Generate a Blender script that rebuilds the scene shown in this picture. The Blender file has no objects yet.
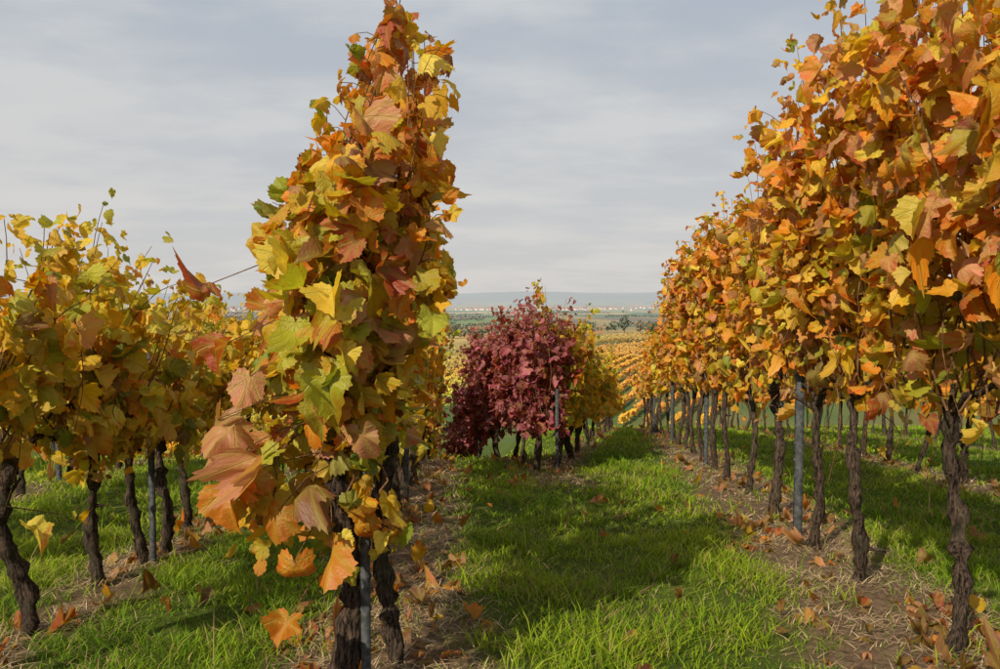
import bpy, math, numpy as np
from mathutils import Vector
rng = np.random.default_rng(11)
scene = bpy.context.scene
U = rng.uniform
def nz(x, y, s=1.0, seed=0.0):
    x = np.asarray(x)*s+seed*1.7; y = np.asarray(y)*s-seed*2.3
    return (np.sin(x*1.3+1.7*np.sin(y*.7+seed))+np.sin(y*1.9+1.3*np.sin(x*1.1+2.0+seed))+np.sin((x+y)*2.7+np.sin(y*2.1)*1.2)*.6+np.sin((x-y)*4.3+seed)*.4)/3.0
def sst(a, b, x):
    t = np.clip((np.asarray(x)-a)/(b-a), 0, 1); return t*t*(3-2*t)
def norm(v): return v/np.maximum(np.linalg.norm(v, axis=-1, keepdims=True), 1e-9)
HAZE_COL = (.37, .41, .46); HAZE_DIST = 3000.  # aerial haze painted into far base colours by world Y distance

# ---------------- terrain function ----------------
FY = np.array([60, 80, 100, 130, 190, 250, 400, 700, 1500, 4000, 6500, 9000, 11000, 14000])
FZ = np.array([-9.9, -14.8, -18.6, -20.4, -20.6, -20.3, -22, -25, -33, -42, -34, 70, 100, 60])
def G(x, y):
    x = np.asarray(x, float); y = np.asarray(y, float)
    yc = np.clip(y, 0, 60)
    near = -(0.075*yc+0.0015*yc*yc) - np.minimum(y, 0)*0.05
    near = near - 1.6*sst(11.5, 19, y)*(1-sst(-.6, 2.0, x))*(1-sst(40, 60, y))
    far = np.interp(y, FY, FZ)
    z = np.where(y < 60, near, far)
    w = sst(90, 190, y)*(1-sst(330, 600, y))
    z = z + w*9.0*np.tanh((x+14)*0.013)
    z = z + sst(400, 1500, y)*6*nz(x, y, 1/420.)
    z = z + sst(6500, 9000, y)*42*nz(x, y*.3, 1/1300., 3)
    z = z + 0.022*nz(x, y, 2.3, 1)*(1-sst(30, 60, y))
    return z

rows = {
 'R1': (1.62, .125, 2.3, 27), 'R2': (4.3, .125, 2.6, 27), 'R3': (7.0, .125, 2.6, 27),
 'C':  (-.45, -.066, 3.05, 18), 'L1': (-2.15, -.05, 2.7, 26), 'L2': (-4.7, -.05, 3.0, 26), 'L3': (-7.3, -.05, 3.5, 26),
 'MR': (.62+2.5, -.25, 10.1, 16.8), 'MY': (.66-2.0, .20, 10.1, 25),
}
def dirt(x, y):
    m = np.zeros_like(x)
    for k, (a, b, y0, y1) in rows.items():
        d = np.abs(x-(a+b*y)+.12*nz(x, y, 1.9, 4)-(.16 if k=='C' else 0)+(.04 if k=='R1' else 0))
        wd = {'C':.46,'R1':.56,'MR':.32,'MY':.32,'L1':.24,'L2':.22,'L3':.22}.get(k,.30)
        m = np.maximum(m, (1-sst(wd-.22, wd+.14, d+.16*nz(x, y, 6, 2)))*sst(y0-1.6, y0-.9, y)*(1-sst(y1, y1+2, y)))
    return m

# ---------------- mesh helpers ----------------
def mk_mesh(name, V, F, mat, cols=None, uv=None, smooth=True, parent=None):
    me = bpy.data.meshes.new(name)
    V = np.asarray(V, np.float32); F = np.asarray(F, np.int32); k = F.shape[1]
    me.vertices.add(len(V)); me.vertices.foreach_set('co', V.ravel())
    me.loops.add(F.size); me.loops.foreach_set('vertex_index', F.ravel())
    me.polygons.add(len(F)); me.polygons.foreach_set('loop_start', np.arange(0, F.size, k, dtype=np.int32))
    me.update(calc_edges=True)
    if smooth: me.polygons.foreach_set('use_smooth', np.ones(len(F), bool))
    if cols is not None:
        a = me.color_attributes.new('col', 'FLOAT_COLOR', 'POINT')
        c = np.ones((len(V), 4), np.float32); c[:, :cols.shape[1]] = cols
        a.data.foreach_set('color', c.ravel())
    if uv is not None:
        l = me.uv_layers.new(name='UVMap'); l.data.foreach_set('uv', np.asarray(uv, np.float32)[F.ravel()].ravel())
    me.materials.append(mat)
    ob = bpy.data.objects.new(name, me); scene.collection.objects.link(ob)
    if parent: ob.parent = parent
    return ob
def empty(name):
    e = bpy.data.objects.new(name, None); scene.collection.objects.link(e); return e

class Tubes:
    def __init__(s): s.V=[]; s.F=[]; s.n=0
    def add(s, P, R, sides=6, rough=0.0):
        P = np.asarray(P, float); R = np.asarray(R, float); K = len(P)
        T = norm(np.gradient(P, axis=0))
        ref = np.array([0, 1, 0.]) if abs(T[0][1]) < .8 else np.array([1., 0, 0])
        A = norm(np.cross(T, ref)); B = np.cross(T, A)
        th = np.arange(sides)*2*np.pi/sides
        rr = R[:, None]*(1+rough*rng.normal(0, 1, (K, sides)))
        V = P[:, None]+rr[..., None]*(np.cos(th)[None, :, None]*A[:, None]+np.sin(th)[None, :, None]*B[:, None])
        i = np.arange(K-1)[:, None]*sides; j = np.arange(sides)[None]; j2 = (j+1) % sides
        F = np.stack([i+j, i+j2, i+sides+j2, i+sides+j], -1).reshape(-1, 4)
        s.V.append(V.reshape(-1, 3)); s.F.append(F+s.n); s.n += K*sides
    def build(s, name, mat, parent=None):
        return mk_mesh(name, np.concatenate(s.V), np.concatenate(s.F), mat, parent=parent)

# ---------------- materials ----------------
def mat_new(name):
    m = bpy.data.materials.new(name); m.use_nodes = True; nt = m.node_tree; nt.nodes.clear(); return m, nt
class NT:
    def __init__(s, nt): s.nt = nt
    def n(s, t, **k):
        nd = s.nt.nodes.new(t)
        for a, b in k.items(): setattr(nd, a, b)
        return nd
    def l(s, a, b): s.nt.links.new(a, b)
    def val(s, x, sock):
        if isinstance(x, (int, float)): sock.default_value = x
        elif isinstance(x, tuple): sock.default_value = x if len(x) == 4 else x+(1,)
        else: s.l(x, sock)
    def math(s, op, a, b=0.0, clamp=False):
        nd = s.n('ShaderNodeMath', operation=op, use_clamp=clamp); s.val(a, nd.inputs[0]); s.val(b, nd.inputs[1]); return nd.outputs[0]
    def mix(s, f, a, b, mode='MIX'):
        nd = s.n('ShaderNodeMix', data_type='RGBA', blend_type=mode); s.val(f, nd.inputs[0]); s.val(a, nd.inputs[6]); s.val(b, nd.inputs[7]); return nd.outputs[2]
    def noise(s, vec, scale, detail=3, rough=.5):
        nd = s.n('ShaderNodeTexNoise'); nd.inputs['Scale'].default_value = scale; nd.inputs['Detail'].default_value = detail; nd.inputs['Roughness'].default_value = rough
        if vec is not None: s.l(vec, nd.inputs['Vector'])
        return nd.outputs[0]
    def mr(s, v, a, b, c=0., d=1., smooth=False):
        nd = s.n('ShaderNodeMapRange'); nd.clamp = True
        if smooth: nd.interpolation_type = 'SMOOTHSTEP'
        s.l(v, nd.inputs[0])
        for i, q in enumerate((a, b, c, d)): nd.inputs[i+1].default_value = q
        return nd.outputs[0]
    def principled(s, col, rough=.8, spec=.2, bump=None, bs=.3, bd=.02):
        p = s.n('ShaderNodeBsdfPrincipled'); s.val(col, p.inputs['Base Color']); s.val(rough, p.inputs['Roughness']); p.inputs['Specular IOR Level'].default_value = spec
        if bump is not None:
            b = s.n('ShaderNodeBump'); b.inputs['Strength'].default_value = bs; b.inputs['Distance'].default_value = bd; s.l(bump, b.inputs['Height']); s.l(b.outputs[0], p.inputs['Normal'])
        return p
    def out(s, sh): o = s.n('ShaderNodeOutputMaterial'); s.l(sh, o.inputs[0])

def leaf_material(name, trans=.4):
    m, nt = mat_new(name); N = NT(nt)
    at = N.n('ShaderNodeAttribute', attribute_name='col'); col = at.outputs['Color']; rnd = at.outputs['Alpha']
    uv = N.n('ShaderNodeUVMap'); sep = N.n('ShaderNodeSeparateXYZ'); N.l(uv.outputs[0], sep.inputs[0])
    x, y = sep.outputs[0], sep.outputs[1]
    ang = N.math('ABSOLUTE', N.math('ARCTAN2', x, y))
    r = N.math('SQRT', N.math('ADD', N.math('MULTIPLY', x, x), N.math('MULTIPLY', y, y)))
    d = N.math('MINIMUM', ang, N.math('MINIMUM', N.math('ABSOLUTE', N.math('SUBTRACT', ang, .78)), N.math('ABSOLUTE', N.math('SUBTRACT', ang, 1.6))))
    dist = N.math('MULTIPLY', d, r)
    vein = N.mr(dist, .004, .018, 1, 0, True)
    halo = N.mr(dist, .0, .17, 1, 0, True)
    comb = N.n('ShaderNodeCombineXYZ'); N.l(x, comb.inputs[0]); N.l(y, comb.inputs[1]); N.l(N.math('MULTIPLY', rnd, 60.), comb.inputs[2])
    n1 = N.noise(comb.outputs[0], 3.2, 4, .6)
    n2 = N.noise(comb.outputs[0], 14, 3, .6)
    edge = N.math('ADD', N.mr(r, .35, 1.0), N.math('MULTIPLY', N.math('SUBTRACT', n1, .5), 2.8))
    edge = N.mr(edge, .42, .95, 0, 1, True)
    edge = N.math('MULTIPLY', edge, N.mr(rnd, .15, .95, .15, 1))
    c2 = N.mix(1.0, col, (.98, .43, .34), 'MULTIPLY')
    c = N.mix(edge, col, c2)
    yg = N.mix(.6, col, (.50, .52, .04))
    c = N.mix(N.math('MULTIPLY', halo, .4), c, yg)
    c = N.mix(N.math('MULTIPLY', vein, .3), c, (.70, .58, .18))
    spots = N.mr(n2, .58, .70, 0, .7)
    c = N.mix(N.math('MULTIPLY', spots, N.mr(rnd, .3, 1)), c, (.16, .06, .02))
    p = N.principled(c, .42, .5, N.math('ADD', N.math('MULTIPLY', vein, -.6), n2), .7, .007)
    t = N.n('ShaderNodeBsdfTranslucent'); N.l(N.mix(1.0, c, (1.12, 1.02, .5), 'MULTIPLY'), t.inputs[0])
    mx = N.n('ShaderNodeMixShader'); mx.inputs[0].default_value = trans; N.l(p.outputs[0], mx.inputs[1]); N.l(t.outputs[0], mx.inputs[2])
    N.out(mx.outputs[0]); return m
M_leaf = leaf_material('vine_leaf', .46)

def blade_material(name, trans=.35):
    m, nt = mat_new(name); N = NT(nt)
    at = N.n('ShaderNodeAttribute', attribute_name='col')
    p = N.principled(at.outputs['Color'], .6, .2)
    if trans > 0:
        t = N.n('ShaderNodeBsdfTranslucent'); N.l(at.outputs['Color'], t.inputs[0])
        mx = N.n('ShaderNodeMixShader'); mx.inputs[0].default_value = trans; N.l(p.outputs[0], mx.inputs[1]); N.l(t.outputs[0], mx.inputs[2])
        N.out(mx.outputs[0])
    else: N.out(p.outputs[0])
    return m
M_blade = blade_material('grass_blade', .45)
M_straw = blade_material('straw', 0)
M_far = blade_material('distant_foliage', .2)

def bark_material(name, c1, c2, sc=1.0):
    m, nt = mat_new(name); N = NT(nt)
    g = N.n('ShaderNodeNewGeometry'); mp = N.n('ShaderNodeMapping'); mp.inputs['Scale'].default_value = (1, 1, .2); N.l(g.outputs['Position'], mp.inputs[0])
    a = N.noise(mp.outputs[0], 75*sc, 6, .75); b = N.noise(g.outputs['Position'], 9*sc, 3)
    c = N.mix(N.mr(a, .42, .64), c1, c2); c = N.mix(N.mr(b, .5, .7, 0, .5), c, (.08, .08, .05))
    N.out(N.principled(c, .9, .1, a, 1.0, .02).outputs[0]); return m
M_bark = bark_material('vine_bark', (.010, .008, .007), (.16, .11, .08))
M_cane = bark_material('vine_cane', (.13, .06, .025), (.38, .21, .10))
M_metal, nt = mat_new('galvanized_steel'); N = NT(nt)
g = N.n('ShaderNodeNewGeometry'); a = N.noise(g.outputs['Position'], 35, 4)
p = N.principled(N.mix(N.mr(a, .4, .65), (.035, .04, .042), (.085, .09, .095)), .75, .2); N.out(p.outputs[0])

# ---------------- ground ----------------
M_ground, nt = mat_new('ground'); N = NT(nt)
g = N.n('ShaderNodeNewGeometry'); pos = g.outputs['Position']
sp = N.n('ShaderNodeSeparateXYZ'); N.l(pos, sp.inputs[0])
at = N.n('ShaderNodeAttribute', attribute_name='col'); sepc = N.n('ShaderNodeSeparateColor'); N.l(at.outputs['Color'], sepc.inputs[0])
dm = sepc.outputs[0]
nA = N.noise(pos, 1.1, 4); nB = N.noise(pos, 22, 5, .65); nC = N.noise(pos, 90, 4, .7)
gr = N.mix(N.mr(nA, .35, .65), (.06, .10, .014), (.10, .14, .022)); gr = N.mix(N.mr(nB, .45, .7, 0, .7), gr, (.05, .045, .02))
so = N.mix(N.mr(nB, .35, .65), (.07, .045, .028), (.21, .14, .088)); so = N.mix(N.mr(nC, .5, .7, 0, .6), so, (.34, .25, .15))
c = N.mix(dm, gr, so)
mid = N.mix(N.mr(N.noise(pos, .035, 4), .4, .6), (.06, .11, .02), (.14, .13, .04))
c = N.mix(N.mr(sp.outputs[1], 60, 110), c, mid)
mp = N.n('ShaderNodeMapping'); mp.inputs['Scale'].default_value = (1/120., 1/300., 0); mp.inputs['Rotation'].default_value = (0, 0, .35); N.l(pos, mp.inputs[0])
vo = N.n('ShaderNodeTexVoronoi'); vo.inputs['Scale'].default_value = 1; N.l(mp.outputs[0], vo.inputs['Vector'])
sc = N.n('ShaderNodeSeparateColor'); N.l(vo.outputs['Color'], sc.inputs[0])
cr = N.n('ShaderNodeValToRGB'); cr.color_ramp.interpolation = 'CONSTANT'; N.l(sc.outputs[0], cr.inputs[0])
els = [(0, (.14, .21, .03)), (.2, (.32, .22, .06)), (.38, (.15, .10, .05)), (.52, (.48, .32, .09)), (.66, (.07, .13, .03)), (.8, (.40, .18, .03)), (.92, (.20, .29, .06))]
cr.color_ramp.elements[0].color = els[0][1]+(1,); cr.color_ramp.elements[1].position = .2; cr.color_ramp.elements[1].color = els[1][1]+(1,)
for q, cc in els[2:]:
    e = cr.color_ramp.elements.new(q); e.color = cc+(1,)
fld = N.mix(N.mr(N.noise(pos, .02, 4), .4, .65, 0, .35), cr.outputs[0], (.07, .09, .03))
c = N.mix(N.mr(sp.outputs[1], 300, 420), c, fld)
haze = N.math('SUBTRACT', 1.0, N.math('POWER', 2.718, N.math('DIVIDE', sp.outputs[1], -HAZE_DIST)), True)
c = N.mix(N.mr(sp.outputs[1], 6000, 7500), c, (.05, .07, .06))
c = N.mix(N.math('MULTIPLY', haze, .86), c, HAZE_COL)  # haze mixed into the ground's base colour
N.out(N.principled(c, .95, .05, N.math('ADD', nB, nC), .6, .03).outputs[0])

ys = np.concatenate([np.linspace(-25, 1, 27), np.arange(1.1, 12, .1), np.arange(12, 34, .2), np.arange(34, 130, 2), np.arange(130, 420, 6), np.geomspace(420, 14000, 120)])
ss = np.linspace(-1, 1, 361); ss = np.sign(ss)*np.abs(ss)**1.6
wid = 30+1.5*np.maximum(ys, 0)
X = ss[None]*wid[:, None]; Y = np.repeat(ys[:, None], len(ss), 1)
Z = G(X, Y); ny, nx = X.shape
i = np.arange(ny-1)[:, None]*nx; j = np.arange(nx-1)[None]
F = np.stack([i+j, i+j+1, i+nx+j+1, i+nx+j], -1).reshape(-1, 4)
D = dirt(X, Y)
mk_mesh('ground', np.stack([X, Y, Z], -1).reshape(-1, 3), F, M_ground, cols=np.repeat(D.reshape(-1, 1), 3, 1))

# ---------------- leaf templates ----------------
half = np.array([(.08, -.13), (.27, -.22), (.45, -.15), (.55, .04), (.50, .19), (.59, .33), (.58, .49), (.47, .60), (.38, .63), (.34, .77), (.18, .88)])
full = np.concatenate([[(0, .0)], half, [(0, 1.0)], half[::-1]*[-1, 1]])
def outline(lod):
    if lod == 0:
        o = []; c0 = np.array([0, .22])
        for k in range(len(full)):
            a, b = full[k], full[(k+1) % len(full)]
            o.append(c0+(a-c0)*(1.025 if 0 < k else 1)); o.append(c0+((a*.6+b*.4)-c0)*.95)
        return np.array(o)
    if lod == 1: return full
    return full[[0, 2, 4, 6, 9, 12, 15, 18, 20, 22]]
def template(lod):
    o = outline(lod); n = len(o); c = np.array([[0, .22]])
    if lod <= 0:
        inner = c+(o-c)*.55
        V = np.concatenate([c, inner, o]); F = []
        for k in range(n):
            k2 = (k+1) % n
            F += [[0, 1+k, 1+k2], [1+k, 1+n+k, 1+n+k2], [1+k, 1+n+k2, 1+k2]]
    else:
        V = np.concatenate([c, o]); F = [[0, 1+k, 1+(k+1) % n] for k in range(n)]
    return V, np.array(F)
TPL = {l: template(l) for l in (0, 1, 2)}
def leaves(name, P, Nn, T, S, C, lod, parent=None, mat=None, curl=1.0):
    V2, F = TPL[lod]; M = len(P); n = len(V2)
    Nn = norm(Nn); T = norm(T-(T*Nn).sum(1, keepdims=True)*Nn); B = np.cross(T, Nn)
    x = V2[:, 0][None]*U(.75, 1.12, (M, 1)); y = np.repeat(V2[:, 1][None], M, 0)
    r2 = x*x+(y-.2)**2; ang = np.arctan2(y-.2, x)
    k1 = rng.normal(.35, .6, (M, 1))*curl; k2 = rng.normal(-.25, .55, (M, 1))*curl; k3 = U(.04, .26, (M, 1))*curl; k4 = rng.normal(0, .55, (M, 1))*curl
    z = -k1*r2 - k2*np.abs(x) + k3*np.sin(ang*U(2, 5, (M, 1))+U(0, 6, (M, 1)))*np.sqrt(r2)*1.3 - k4*(y-.1)*np.abs(y-.1)
    z = z + .04*np.sin(ang*11+U(0, 6, (M, 1)))*r2*2
    sh = U(-.16, .16, (M, 1)); x = x+sh*y
    V = P[:, None]+S[:, None, None]*(x[..., None]*B[:, None]+y[..., None]*T[:, None]+z[..., None]*Nn[:, None])
    FF = (F[None]+(np.arange(M)*n)[:, None, None]).reshape(-1, 3)
    cc = np.concatenate([C, U(0, 1, (M, 1))], 1)
    mk_mesh(name, V.reshape(-1, 3), FF, mat or M_leaf, cols=np.repeat(cc, n, 0), uv=np.tile(V2, (M, 1)), parent=parent)

# 0 gold 1 yellow-green 2 orange 3 red-brown 4 pink-brown 5 green 6 crimson 7 dead brown 8 pale yellow 9 dusky pink (sunlit highlight put into leaf colour)
PAL = np.array([(.84, .50, .02), (.52, .50, .035), (.82, .28, .02), (.48, .09, .03), (.70, .31, .16), (.20, .29, .03), (.25, .014, .06), (.28, .12, .045), (.90, .68, .09), (.50, .10, .20)])
NP_ = len(PAL)
def pick(W):
    W = np.maximum(W, 0); W = W/W.sum(1, keepdims=True); c = np.cumsum(W, 1)
    idx = (U(0, 1, (len(W), 1)) > c).sum(1).clip(0, NP_-1)
    idx2 = (U(0, 1, (len(W), 1)) > c).sum(1).clip(0, NP_-1)
    t = U(0, .35, (len(W), 1))
    C = PAL[idx]*(1-t)+PAL[idx2]*t
    return np.clip(C*U(.66, 1.1, (len(W), 1))*U(.92, 1.08, (len(W), 3)), 0, .9)
def Wt(M, **k):
    w = np.zeros((M, NP_))
    for a, b in k.items(): w[:, int(a[1:])] = b
    return w
def pal_right(h, q): return Wt(len(h), p0=1.4, p1=.35+.6*(q < -.1), p2=1.0+1.4*h+.9*(q > .2), p3=.22+.5*h*(q > 0), p4=.45+1.1*h, p5=.15*(1-h)+.18*(q < -.3), p7=.4*(1-h)+.1, p8=.7)
def pal_left(h, q): return Wt(len(h), p0=1.8, p1=1.3+.6*h, p2=.3+.4*(q > .3), p3=.05, p4=.06, p5=.35, p7=.5*(1-h)**2+.03, p8=1.4)
def pal_c(h, q): return Wt(len(h), p0=1.2, p1=1.3, p2=.7+.9*h, p3=.2*h+.05, p4=.3, p5=.5, p7=.1, p8=.6)
def pal_red(h, q): return Wt(len(h), p6=1.7, p9=2.0, p3=.15)  # pink leaves paint in the red row's sunlit highlights
def pal_my(h, q): return Wt(len(h), p0=1.6, p1=1.3, p2=.4, p3=.15+.6*(q > .3), p6=.5*(q > .3), p5=.5, p8=.9)

def grow(key, name, topf, cord, hw, pal, spm=10, nper=1.6, size=.15, spacing=1.2, ystart=None, lods=(6.8, 12), vine_ys=None, lmin=.72, tw=1.0, dn=.14, thin=0.0):
    a, b, y0, y1 = rows[key]; par = empty(name)
    if ystart: y0 = ystart
    t = norm(np.array([b, 1., 0])); nv = np.array([t[1], -t[0], 0])
    X0 = lambda y: a+b*y
    tr = Tubes(); cn = Tubes()
    if vine_ys is None:
        vine_ys = np.arange(y0+.3, y1, spacing); vine_ys = vine_ys+rng.normal(0, .1, len(vine_ys))
    for vy in vine_ys:
        bx = X0(vy)+rng.normal(0, .03); gz = float(G(bx, vy)); H = cord+rng.normal(0, .05)
        K = 26 if vy < 9 else 8; s = np.linspace(0, 1, K)
        ph = U(0, 6, 2); am = U(.015, .05)
        P = np.stack([bx+am*np.sin(s*U(4, 7)+ph[0])-am*np.sin(ph[0])+rng.normal(0, .004, K), vy+am*1.5*np.sin(s*U(3, 6)+ph[1])-am*1.5*np.sin(ph[1])+rng.normal(0, .004, K), gz-.06+(H+.06)*s], -1)
        r0 = U(.029, .042)*tw; R = r0*(1.3-.5*s**.6)*(1+.2*rng.normal(0, 1, K)); R[0] *= 1.25; R[-1] *= 1.2; R[-2] *= 1.35
        tr.add(P, np.maximum(R, .016), 12 if vy < 9 else 6, .14)
        hd = P[-1]
        for sg in (-1, 1):
            L = spacing*U(.4, .58); ss_ = np.linspace(0, 1, 8)
            A = hd[None]+t[None]*(sg*L*ss_)[:, None]; A[:, 2] += .13*np.sin(ss_*2.6)-.02; A[:, 2] += (G(X0(A[:, 1]), A[:, 1])-G(X0(vy), vy)); A += rng.normal(0, .008, A.shape)
            tr.add(A, (.019-.010*ss_)*(1+.15*rng.normal(0, 1, 8)), 7, .08)
        for _ in range(3):
            ss_ = np.linspace(0, 1, 4); dv = rng.normal(0, .05, 3)+[0, 0, .09]
            tr.add(hd-[0, 0, .05]+ss_[:, None]*dv, .022-.010*ss_, 6, .15)
        if vy < 10:
            for _ in range(rng.integers(1, 4)):
                k = rng.integers(4, K-2); dv = rng.normal(0, .05, 3)+[0, 0, .04]; tr.add(P[k]+np.linspace(0, 1, 3)[:, None]*dv, [.014, .011, .006], 5, .1)
    nsh = int(spm*(y1-y0)); LP = []; LN = []; LT = []; LS = []; LH = []; LQ = []
    for q in range(nsh):
        u0 = U(y0, y1)
        gz = float(G(X0(u0), u0)); top = max(topf(u0)*(1+.05*float(nz(u0, 0., 1.6, 5))), cord+.15)
        kind = U()
        L = (top-cord)*U(lmin, 1.02) if kind > .06 else (top-cord)*U(1.03, 1.14)
        if kind > 1-dn: L = -(cord*.33)*U(.3, 1.0)
        K = max(4, int(abs(L)/.08)); s = np.linspace(0, 1, K)
        v0 = rng.normal(0, .05); ve = np.clip(rng.normal(0, .62), -1.15, 1.15)*hw; ud = rng.normal(0, .28)
        v = v0+ve*s**.75+.03*np.sin(s*U(4, 9)+U(0, 6)); u = ud*s+.03*np.sin(s*U(4, 9))
        z = gz+cord+U(-.05, .12)+L*s
        if L > 0 and U() < .22: z = z-.45*L*np.maximum(s-.7, 0)**1.3*2.2; v = v+np.sign(ve)*.35*np.maximum(s-.6, 0)
        P = np.array([X0(u0), u0, 0.])[None]+t[None]*u[:, None]+nv[None]*v[:, None]; P[:, 2] = z
        if u0 < 16: cn.add(P, .0048*(1.15-.8*s) if u0 < 8 else .006*(1.1-.7*s), 5 if u0 < 8 else 3)
        lam = np.full(K, nper)
        if L > 0: lam = lam*(1-thin*(1-sst(.02, .34, s)))
        lam = lam*np.clip(1+.6*nz(np.full(K, u0)+u, z, 2.6, 3), .2, 1.6)
        m = rng.poisson(lam)
        idx = np.repeat(np.arange(K), m); M = len(idx)
        if M == 0: continue
        side = np.sign(v[idx]+rng.normal(0, .12, M)); side[side == 0] = 1
        o = nv[None]*side[:, None]*U(.4, 1, (M, 1))+t[None]*rng.normal(0, .5, (M, 1)); o[:, 2] += rng.normal(.05, .3, M)
        o = norm(o); pet = U(.02, .14, M)
        LP.append(P[idx]+o*pet[:, None]); up = np.array([0, 0, 1.])
        LN.append(o*.7+up*.42+rng.normal(0, .5, (M, 3))); LT.append(-up*.9+o*.35+rng.normal(0, .5, (M, 3)))
        tip = 1-.55*np.maximum(s[idx]-.75, 0)/.25
        LS.append(size*U(.5, 1.2, M)*tip); LH.append(np.clip((P[idx, 2]-gz-cord)/max(top-cord, .1), 0, 1)); LQ.append(nz(u0+u[idx], P[idx, 2], 1.7, 7))
    for q in range(int(14*(min(y1, 9)-y0))):
        u0 = U(y0, min(y1, 9)); gz = float(G(X0(u0), u0)); L = U(.15, .6); s = np.linspace(0, 1, 6); v = rng.normal(0, .18)
        P = np.array([X0(u0), u0, 0.])[None]+nv[None]*(v+.05*np.sin(s*3+q))[:, None]+t[None]*(rng.normal(0, .12)*s)[:, None]; P[:, 2] = gz+cord+U(.05, .7)-L*s
        cn.add(P, .003*(1.1-.6*s), 4)
    LP, LN, LT = map(np.concatenate, (LP, LN, LT)); LS, LH, LQ = map(np.concatenate, (LS, LH, LQ))
    C = pick(pal(LH, LQ+rng.normal(0, .25, len(LQ))))
    yy = LP[:, 1]
    for l, (lo, hi) in enumerate(((-99, lods[0]), (lods[0], lods[1]), (lods[1], 999))):
        k = (yy >= lo) & (yy < hi)
        if k.sum(): leaves('foliage', LP[k], LN[k], LT[k], LS[k], C[k], l, par)
    for h in (cord+.02, cord+.4, cord+.8):
        W = []
        for yv in np.arange(y0, y1+.1, 1.0): W.append((X0(yv)+.02, yv, float(G(X0(yv), yv))+h))
        if y1 < 17: W = [p_ for p_ in W if p_[1] < 12.5]
        cn.add(np.array(W), np.full(len(W), .0022), 4)
    tr.build('trunks', M_bark, par); cn.build('canes', M_cane, par)
    return par

R1top = lambda y: np.interp(y, [0, 12, 15, 20, 24, 30], [3.25, 3.15, 2.6, 2.1, 1.75, 1.5])
grow('R1', 'grapevine_row', R1top, 1.17, .40, pal_right, spm=24, nper=1.9, size=.12, lmin=.82, dn=.035, thin=.72, vine_ys=np.array([2.45, 3.53, 4.75, 5.65, 7.0, 8.3, 9.4, 10.5, 11.6]+list(np.arange(12.8, 27, 1.2))))
grow('R2', 'grapevine_row', lambda y: np.interp(y, [0, 12, 30], [2.5, 2.4, 1.6]), 1.0, .34, pal_right, spm=12, nper=1.7, size=.16, lods=(0, 7))
grow('R3', 'grapevine_row', lambda y: np.interp(y, [0, 12, 30], [2.5, 2.3, 1.6]), 1.0, .34, pal_right, spm=8, nper=1.6, size=.2, lods=(0, 4))
grow('L1', 'grapevine_row', lambda y: 1.97-.008*y, .95, .37, pal_left, spm=25, nper=1.9, size=.112, spacing=.85, lmin=.78, vine_ys=np.array([2.9, 3.77, 4.6, 5.15, 5.55, 6.2, 7.0, 7.8]+list(np.arange(8.8, 26, 1.0))), tw=.85, thin=.1)
grow('L2', 'grapevine_row', lambda y: 1.97, .95, .34, pal_left, spm=13, nper=1.7, size=.14, lods=(0, 9))
grow('L3', 'grapevine_row', lambda y: 1.9, .95, .34, pal_left, spm=9, nper=1.7, size=.17, lods=(0, 6))
grow('C', 'grapevine_row', lambda y: np.interp(y, [3, 5, 8, 22], [2.5, 2.4, 2.2, 1.9]), 1.0, .27, pal_c, spm=15, nper=1.8, size=.125, ystart=3.7, vine_ys=np.array([4.3, 5.4, 6.5, 7.6]+list(np.arange(8.7, 18, 1.15))))
grow('MR', 'red_grapevine_row', lambda y: np.interp(y, [10, 12.5, 14.8, 16.8], [2.3, 2.05, 1.55, 1.15]), .65, .38, pal_red, spm=46, nper=1.9, size=.11, lods=(0, 14), spacing=.7, lmin=.8)
grow('MY', 'grapevine_row', lambda y: np.interp(y, [10, 18, 25], [2.25, 1.85, .95]), .75, .30, pal_my, spm=30, nper=1.8, size=.12, lods=(0, 14), spacing=.9)

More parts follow.
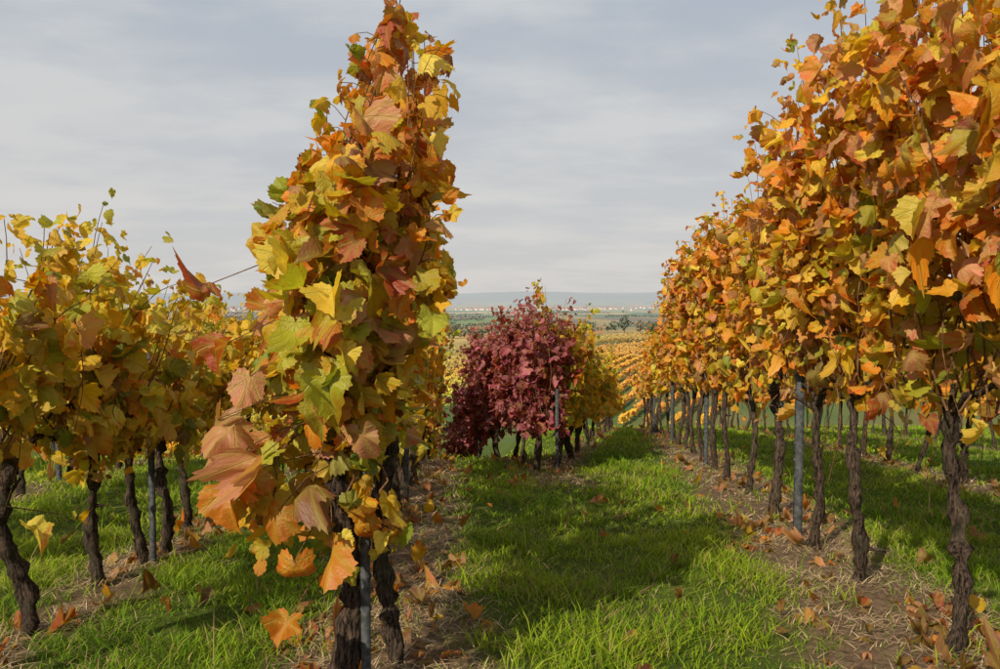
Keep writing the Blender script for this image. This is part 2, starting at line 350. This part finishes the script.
# ---------------- foreground vine ----------------
par = empty('grape_vine'); tr = Tubes(); cn = Tubes()
gy = 3.05; gx = -.60; E = 1.35
for (dx, dy, r0) in ((-.03, 0, .048), (.10, .40, .036)):
    s = np.linspace(0, 1, 30); gz = float(G(gx+dx, gy+dy))
    P = np.stack([gx+dx+.035*np.sin(s*5+dx*20)+rng.normal(0, .004, 30), gy+dy+.03*np.sin(s*4), gz-.05+1.1*s], -1)
    tr.add(P, r0*(1.2-.4*s)*(1+.15*rng.normal(0, 1, 30)), 16, .13)
zc = np.array([-1.05, -.75, -.39, 0, .39, .75, 1.10])
xc = np.array([-.68, -.67, -.63, -.58, -.54, -.46, -.38])
wc = np.array([.20, .32, .38, .38, .36, .28, .15])
LP=[];LN=[];LT=[];LS=[];LH=[]
for q in range(50):
    hgt = U(.5, .97) if q > 10 else U(.95, 1.04)
    z0 = -.55+U(-.1, .15); z1 = -.55+(1.04+.55)*hgt
    if q % 5 == 4: z1 = U(-1.05, -.8)
    K = int(abs(z1-z0)/.06)+4; s = np.linspace(0, 1, K); z = z0+(z1-z0)*s
    th = U(0, 2*np.pi); rr = np.sqrt(U(.05, 1.05))
    cx = np.interp(z, zc, xc); w = np.interp(z, zc, wc)
    f = np.clip(s*3, .15, 1)
    P = np.stack([cx+np.cos(th)*rr*w*.76*f+.025*np.sin(s*9+th), gy+.05+np.sin(th)*rr*.30*f+.03*np.cos(s*8), z+E], -1)
    cn.add(P, .0055*(1.1-.75*s), 6)
    lam = 1.45*np.clip(1+.7*nz(P[:, 0]*1.0, P[:, 2], 4.5, 9), .25, 1.8)
    idx = np.repeat(np.arange(K), rng.poisson(lam)); M = len(idx)
    out = norm(np.stack([P[idx, 0]-cx[idx]+rng.normal(0, .18, M), P[idx, 1]-gy-.05+rng.normal(-.06, .16, M), rng.normal(.02, .1, M)], -1))
    base = P[idx]; pos_ = base+out*U(.03, .14, (M, 1))
    for bq, pq in list(zip(base, pos_))[::2]:
        cn.add(np.array([bq, (bq+pq)/2+[0, 0, .012], pq]), [.002, .0016, .0014], 4)
    LP.append(pos_); LN.append(out*.75+np.array([0, 0, .4])+rng.normal(0, .45, (M, 3))); LT.append(np.array([0, 0, -.9])+out*.35+rng.normal(0, .5, (M, 3)))
    LS.append(np.where(U(0, 1, M) < .4, U(.05, .09, M), U(.08, .14, M))*(1-.4*np.maximum(s[idx]-.8, 0)/.2)); LH.append((z[idx]+1.05)/2.07)
LP, LN, LT = map(np.concatenate, (LP, LN, LT)); LS, LH = map(np.concatenate, (LS, LH)); M = len(LP)
lx = (LP[:, 0]-np.interp(LP[:, 2]-E, zc, xc))/.4
low = np.exp(-((LH-.32)/.16)**2)*np.clip(-lx+.1, 0, 1)
W = Wt(M, p0=1.3, p1=1.9*(1-LH)+.3, p2=.45+2.2*LH**2, p3=.08+2.0*LH**3+1.2*low, p4=.25+1.0*low+.8*LH, p5=.9*(1-LH), p7=.10, p8=.6)
W[LH < .18, 2] += 2.5; C = pick(W)*.95
leaves('foliage', LP, LN, LT, LS, C, 0, par)
sp_ = [(-1.10, 2.95, .02, .14, 3), (-1.09, 2.98, -.50, .15, 4), (-1.0, 2.9, -.62, .15, 3), (-.98, 2.85, -.50, .16, 4), (-.92, 2.85, -.32, .15, 4), (-1.02, 2.9, -.20, .14, 3),
       (-.99, 2.85, -.74, .16, 2), (-.80, 2.78, -.80, .14, 2), (-.74, 2.75, -.98, .15, 2), (-.60, 2.75, -.93, .17, 2), (-.77, 2.8, -1.2, .12, 2), (-.86, 2.8, -.6, .16, 4), (-.66, 2.72, -.68, .15, 7), (-.72, 2.74, -.12, .15, 1), (-.5, 2.76, -.5, .14, 4), (-.42, 2.8, .1, .15, 3), (-.46, 2.8, .45, .14, 4)]
A = np.array([s_[:3] for s_ in sp_]); A[:, 2] += E+.04
leaves('drooping_leaves', A, np.array([-.25, -.85, .25])+rng.normal(0, .45, A.shape), np.array([-.1, -.2, -1.])+rng.normal(0, .35, A.shape), np.array([s_[3] for s_ in sp_])*.92,
       PAL[[s_[4] for s_ in sp_]]*U(.55, .9, (len(sp_), 1)), 0, par, curl=1.5)
for s_ in A:
    tgt = np.array([-.66, 3.0, s_[2]+.12]); cn.add(np.array([tgt, (tgt+s_)/2+[0, 0, .03], s_]), [.003, .0025, .002], 5)
tr.build('trunk', M_bark, par); cn.build('canes', M_cane, par)

# ---------------- posts ----------------
def post(x, y, h, w=.05):
    g = float(G(x, y)); pr = np.array([(-.5, .4), (-.5, -.4), (.5, -.4), (.5, .4), (.38, .4), (.38, -.28), (-.38, -.28), (-.38, .4)])*w
    zs = np.array([-.2, h]); V = np.array([(x+a, y+b, g+z) for z in zs for a, b in pr]); n = 8
    F = [[k, (k+1) % n, n+(k+1) % n, n+k] for k in range(n)]
    F += [[8, 9, 14, 15], [9, 10, 13, 14], [10, 11, 12, 13]]
    Vl = [V]; Fl = list(F); c = 16
    for z in np.arange(.35, h-.05, .13):
        for sg in (-1, 1):
            q = np.array([(sg*.5, -.1), (sg*.68, -.1), (sg*.68, .12), (sg*.5, .12)])*w
            Vl.append(np.array([(x+a, y+b, g+z+dz) for dz in (0, .02) for a, b in q]))
            for f in ([0, 1, 2, 3], [4, 5, 6, 7], [0, 1, 5, 4], [1, 2, 6, 5], [2, 3, 7, 6]): Fl.append([c+k for k in f])
            c += 8
    mk_mesh('metal_vineyard_post', np.concatenate(Vl), np.array(Fl), M_metal, smooth=False)
xr = lambda k, y: rows[k][0]+rows[k][1]*y
post(-.535, 3.05, 2.2, .034)
for y in (5.95, 11, 16, 21): post(xr('R1', y)-.06, y, 1.8, .055)
for y in (3.2, 8.0, 13, 18): post(xr('R2', y), y, 1.8)
for y in (5.3, 10.2, 15, 20): post(xr('L1', y)+.02, y, 1.45, .035)
for y in (4.5, 9, 14): post(xr('L2', y), y, 1.5)
for y in (8.1, 13): post(xr('C', y), y, 1.8)
post(.74, 10.05, 1.1, .04); post(1.4, 13.8, 1.3)

# ---------------- grass, straw, fallen leaves ----------------
def blades(P, H, Wd, C, lean=.5, flat=False):
    M = len(P); th = U(0, 2*np.pi, M); d = np.stack([np.cos(th), np.sin(th), 0*th], -1)
    ph = th+np.pi/2+rng.normal(0, .5, M); wv = np.stack([np.cos(ph), np.sin(ph), 0*ph], -1)*Wd[:, None]/2
    le = (H*U(.1, lean, M)*2)[:, None] if not flat else (H*U(.8, 1.2, M))[:, None]
    zz = np.array([0, 0, 1.])*(H[:, None] if not flat else (H*U(0.02, .35, M))[:, None])
    m = P+d*le*.35+zz*.6; tp = P+d*le+zz
    V = np.stack([P-wv, P+wv, m+wv*.8, m-wv*.8, tp], 1).reshape(-1, 3)
    b = (np.arange(M)*5)[:, None, None]; F = (np.array([[0, 1, 2], [0, 2, 3], [3, 2, 4]])[None]+b).reshape(-1, 3)
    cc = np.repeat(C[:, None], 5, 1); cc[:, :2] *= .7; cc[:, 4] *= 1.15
    return V, F, cc.reshape(-1, 3)
def scatter(specs, fn):
    Vs=[];Fs=[];Cs=[];n=0
    for s_ in specs:
        V, F, C = fn(*s_); Vs.append(V); Fs.append(F+n); Cs.append(C); n += len(V)
    return np.concatenate(Vs), np.concatenate(Fs), np.concatenate(Cs)
def gfn(y0, y1, x0, x1, dens, w):
    M = int((y1-y0)*(x1-x0)*dens); x = U(x0, x1, M); y = U(y0, y1, M)
    cl = nz(x, y, 3.1, 6)+.6*nz(x, y, 11, 8)
    keep = U(0, 1, M) > dirt(x, y)*(.95-.30*(nz(x, y, 4.5, 14) > .4)); keep &= U(0, 1, M) < .74+.5*cl
    x, y, cl = x[keep], y[keep], cl[keep]; M = len(x)
    P = np.stack([x, y, G(x, y)-.005], -1)
    H = U(.022, .07, M)*(1+.9*cl); H = np.maximum(H, .018)*np.where(U(0, 1, M) < .04, 2.0, 1)
    t = np.clip(.5+.5*nz(x, y, .9, 9)+.25*nz(x, y, 4, 3)+rng.normal(0, .24, M), 0, 1)[:, None]
    C = np.array([.12, .26, .010])*(1-t)+np.array([.40, .50, .025])*t
    dry = U(0, 1, M) < .07+.20*np.clip(nz(x, y, 1.4, 17), 0, 1); C[dry] = [.44, .33, .14]
    return blades(P, H, np.full(M, w)*U(.7, 1.4, M), C*U(.7, 1.2, (M, 1)), 1.0)
V, F, C = scatter([(2.5, 6, -4.6, 4.6, 3300, .0056), (6, 11, -8, 8.5, 1200, .010), (11, 20, -13, 14, 380, .019), (20, 33, -18, 22, 150, .034)], gfn)
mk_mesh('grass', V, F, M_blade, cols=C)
def sfn(y0, y1, x0, x1, dens, w):
    M = int((y1-y0)*(x1-x0)*dens); x = U(x0, x1, M); y = U(y0, y1, M)
    keep = U(0, 1, M) < dirt(x, y)*np.clip(.55+.9*nz(x, y, 3.3, 21), .08, .95)+.03; x, y = x[keep], y[keep]; M = len(x)
    P = np.stack([x, y, G(x, y)+U(0, .02, M)], -1)
    t = U(0, 1, (M, 1)); C = np.array([.20, .115, .06])*(1-t)+np.array([.64, .50, .29])*t
    return blades(P, U(.03, .13, M), np.full(M, w)*U(.6, 1.5, M), C, flat=True)
V, F, C = scatter([(2.5, 6.5, -3.5, 4, 2400, .0038), (6.5, 14, -6, 6, 500, .008)], sfn)
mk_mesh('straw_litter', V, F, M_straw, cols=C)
def litter(name, M, y0, y1, x0, x1, lod, sz, grassp):
    x = U(x0, x1, M); y = y0+(y1-y0)*U(0, 1, M)**1.3
    k = U(0, 1, M) < np.maximum(dirt(x, y)*np.clip(.6+.8*nz(x, y, 1.3, 12), 0, 1), grassp); x, y = x[k], y[k]; M = len(x)
    P = np.stack([x, y, G(x, y)+U(.01, .04, M)+.03*(1-dirt(x, y))], -1)
    Nn = np.array([0, 0, 1.])+rng.normal(0, .35, (M, 3)); T = rng.normal(0, 1, (M, 3)); T[:, 2] *= .2
    C = pick(Wt(M, p7=2.2, p3=.6, p4=1.3, p2=.5, p0=.2))*.8
    leaves(name, P, Nn, T, U(.35, 1.1, M)*sz, C, lod, curl=1.8)
litter('fallen_leaves', 3600, 2.5, 8, -4, 4.5, 1, .09, .035)
litter('fallen_leaves', 4600, 8, 26, -7, 8, 2, .11, .02)

# ---------------- distant vineyards ----------------
def quads(name, P, S, C, mat=M_far, up=.4):
    M = len(P); Nn = norm(rng.normal(0, 1, (M, 3))*(.6 if up > 1 else 1)+[-.2*up, -.5*up, up]); T = norm(np.cross(Nn, norm(rng.normal(0, 1, (M, 3))))); B = np.cross(Nn, T)
    c = np.array([(-.5, -.3), (.1, -.5), (.5, -.1), (.35, .45), (-.35, .4)])
    V = P[:, None]+S[:, None, None]*(c[None, :, 0, None]*T[:, None]+c[None, :, 1, None]*B[:, None])
    F = np.arange(M*5).reshape(-1, 5)
    return mk_mesh(name, V.reshape(-1, 3), F, mat, cols=np.repeat(C, 5, 0), smooth=False)
plots = [
 (-28, 165, 38, 22, 52, (.78, .60, .04), (.48, .48, .05)),
 (-4, 212, 40, 17, 52, (.80, .50, .04), (.62, .30, .03)),
 (-45, 245, 45, 26, 60, (.56, .44, .07), (.56, .30, .06)),
 (33, 168, 46, 20, 24, (.84, .48, .03), (.70, .28, .03)),
 (46, 238, 20, 24, 66, (.62, .36, .05), (.56, .26, .04)),
 (84, 190, 55, 24, 24, (.72, .36, .04), (.66, .46, .05)),
 (-85, 190, 50, 26, 20, (.60, .44, .06), (.46, .38, .07)),
 (10, 300, 40, 20, 70, (.46, .42, .07), (.44, .25, .05)),
 (85, 330, 50, 26, 60, (.50, .30, .06), (.46, .36, .08)),
 (-60, 340, 50, 30, 75, (.48, .36, .10), (.32, .34, .08)),
]
for (cx, cy, hu, hv, an, c1, c2) in plots:
    an = math.radians(an); t = np.array([math.sin(an), math.cos(an)]); n = np.array([t[1], -t[0]])
    PP = []
    for v in np.arange(-hv, hv, 4.2):
        M = int(2*hu*9); u = U(-hu, hu, M); p = np.array([cx, cy])+u[:, None]*t+(v+rng.normal(0, .18, M))[:, None]*n
        PP.append(np.concatenate([p, (G(p[:, 0], p[:, 1])+.4+1.4*U(0, 1, M)**.7)[:, None]], 1))
    PP = np.concatenate(PP); q = np.clip(.5+.6*nz(PP[:, 0], PP[:, 1], .08, cx)+rng.normal(0, .2, len(PP)), 0, 1)[:, None]
    C = (np.array(c1)*(1-q)+np.array(c2)*q)*U(.65, 1.1, (len(PP), 1))
    haze = 1-np.exp(-PP[:, 1:2]/HAZE_DIST); C = C*(1-haze)+np.array(HAZE_COL)*haze  # haze painted into the vine colours by distance
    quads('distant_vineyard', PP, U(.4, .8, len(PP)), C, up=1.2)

# ---------------- trees ----------------
def crown(x, y, h, w, col, nq=260):
    g = float(G(x, y)); a = rng.normal(0, 1, (nq, 3)); a = norm(a)*U(.35, 1, (nq, 1))**.5
    lob = 1+.25*np.sin(a[:, :1]*5+x)+.2*np.sin(a[:, 2:]*6+y)
    P = a*lob*[w/2, w/2, h*.4]+[x, y, g+h*.6]
    C = np.array(col)[None]*U(.55, 1.25, (nq, 1))*(1+.25*a[:, 2:3]); haze = 1-math.exp(-y/(HAZE_DIST*.8))
    return P, np.full(nq, max(w, h)*.11)*U(.6, 1.4, nq), C*(1-haze)+np.array(HAZE_COL)*haze*.85  # crown colours fade to the painted haze with distance
for (x, y, h, w, col) in [(62, 315, 7, 6, (.07, .09, .04)), (74, 330, 5, 5, (.09, .12, .04)), (-12, 420, 8, 9, (.12, .13, .04)), (24, 395, 5, 5, (.26, .18, .05)), (60, 520, 9, 8, (.07, .11, .04)),
                          (96, 600, 12, 10, (.07, .10, .04)), (110, 610, 9, 9, (.22, .15, .05)), (6, 330, 4, 4, (.14, .14, .04)), (-30, 500, 9, 8, (.14, .15, .05)), (-9, 270, 4, 4.5, (.09, .12, .04)), (70, 265, 5, 4, (.13, .16, .04))]:
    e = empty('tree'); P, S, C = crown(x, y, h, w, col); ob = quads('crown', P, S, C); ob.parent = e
    tb = Tubes(); g = float(G(x, y)); tb.add(np.array([(x, y, g-.3), (x+.1, y, g+h*.3), (x, y, g+h*.65)]), [h*.035, h*.025, h*.012], 7)
    for k in range(4): th = k*1.6; tb.add(np.array([(x, y, g+h*.3), (x+math.cos(th)*w*.25, y+math.sin(th)*w*.25, g+h*.6)]), [h*.015, h*.006], 5)
    tb.build('trunk', M_bark, e)
Ps=[];Ss=[];Cs=[]
for k in range(420):
    y = 380*math.exp(U(0, 2.9)); x = U(-.75, .85)*y
    if nz(x, y, 1/140., 2) < .05: continue
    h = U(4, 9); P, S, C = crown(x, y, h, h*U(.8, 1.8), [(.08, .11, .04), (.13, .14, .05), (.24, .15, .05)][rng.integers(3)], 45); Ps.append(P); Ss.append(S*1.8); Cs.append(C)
for k in range(75):
    y = 450*math.exp(U(0, 2.4)); x = U(-.6, .7)*y; L = U(40, 160)*(y/900)**.5; an = U(-.3, .3)
    for q in range(int(L/6)):
        P, S, C = crown(x+q*6*math.cos(an), y+q*6*math.sin(an), U(3, 6), 8, (.08, .10, .04), 22); Ps.append(P); Ss.append(S*2); Cs.append(C)
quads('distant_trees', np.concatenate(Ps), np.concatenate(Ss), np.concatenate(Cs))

# ---------------- village ----------------
M_vil = blade_material('village_walls', 0)
V=[];F=[];C=[];n=0
for k in range(260):
    cl = [(60, 3300), (420, 3500), (-900, 3000), (900, 2600), (120, 3000)][rng.integers(5)]
    x = cl[0]+rng.normal(0, 150); y = cl[1]+rng.normal(0, 160); g = float(G(x, y)); w, d, h = U(8, 14), U(8, 12), U(4, 7); r = h+U(3, 5)
    V += [(x-w/2, y-d/2, g-1), (x+w/2, y-d/2, g-1), (x+w/2, y+d/2, g-1), (x-w/2, y+d/2, g-1), (x-w/2, y-d/2, g+h), (x+w/2, y-d/2, g+h), (x+w/2, y+d/2, g+h), (x-w/2, y+d/2, g+h)]
    C += [(.54, .54, .54)]*8; F += [[n, n+1, n+5, n+4], [n+1, n+2, n+6, n+5], [n+2, n+3, n+7, n+6], [n+3, n, n+4, n+7]]; n += 8
    V += [(x-w/2-.4, y-d/2-.4, g+h-.1), (x+w/2+.4, y-d/2-.4, g+h-.1), (x+w/2+.4, y, g+r), (x-w/2-.4, y, g+r), (x-w/2-.4, y+d/2+.4, g+h-.1), (x+w/2+.4, y+d/2+.4, g+h-.1)]
    C += [(.36, .25, .24)]*6; F += [[n, n+1, n+2, n+3], [n+3, n+2, n+5, n+4]]; n += 6
mk_mesh('distant_village', np.array(V), np.array(F), M_vil, cols=np.array(C), smooth=False)

# ---------------- sky & sun ----------------
sd = Vector((-.46, -.66, .57)).normalized(); el = math.asin(sd.z); az = math.atan2(sd.x, sd.y)
w = bpy.data.worlds.new('World'); scene.world = w; w.use_nodes = True; nt = w.node_tree; nt.nodes.clear(); N = NT(nt)
sky = N.n('ShaderNodeTexSky', sky_type='NISHITA'); sky.sun_disc = False; sky.sun_elevation = el; sky.sun_rotation = az; sky.dust_density = 3
tc = N.n('ShaderNodeTexCoord'); sx = N.n('ShaderNodeSeparateXYZ'); N.l(tc.outputs['Generated'], sx.inputs[0])
zz = N.math('ADD', N.math('MAXIMUM', sx.outputs[2], 0.0), .12)
cb = N.n('ShaderNodeCombineXYZ'); N.l(N.math('DIVIDE', sx.outputs[0], zz), cb.inputs[0]); N.l(N.math('MULTIPLY', N.math('DIVIDE', sx.outputs[1], zz), 1.3), cb.inputs[1])
c1 = N.noise(cb.outputs[0], .75, 6, .52); c2 = N.noise(cb.outputs[0], 2.4, 5, .6)
cl = N.mr(N.math('ADD', N.math('MULTIPLY', c1, .78), N.math('MULTIPLY', c2, .22)), .40, .61, 0, 1, True)
hor = N.mr(sx.outputs[2], 0, .36, 0, 1)
thin = N.mix(hor, (6.8, 6.65, 6.5), (4.7, 5.25, 6.0)); thick = N.mix(hor, (7.5, 7.2, 6.9), (6.7, 6.9, 7.0))
cloud = N.mix(cl, thin, thick)
bg = N.n('ShaderNodeBackground'); bg.inputs[1].default_value = .095
N.l(N.mix(.92, sky.outputs[0], cloud), bg.inputs[0]); o = N.n('ShaderNodeOutputWorld'); N.l(bg.outputs[0], o.inputs[0])
L = bpy.data.lights.new('sun', 'SUN'); L.energy = 5.0; L.angle = math.radians(.6); L.color = (1, .88, .68)
lo = bpy.data.objects.new('sun', L); scene.collection.objects.link(lo); lo.rotation_euler = (-sd).to_track_quat('-Z', 'Y').to_euler()

cam = bpy.data.cameras.new('camera'); cam.lens = 28; cam.clip_end = 30000; cam.clip_start = .05
co = bpy.data.objects.new('camera', cam); scene.collection.objects.link(co); co.location = (0, 0, 1.35); co.rotation_euler = (math.radians(90-2.54), 0, 0)
scene.camera = co
scene.view_settings.view_transform = 'Standard'; scene.view_settings.look = 'None'; scene.view_settings.exposure = 0
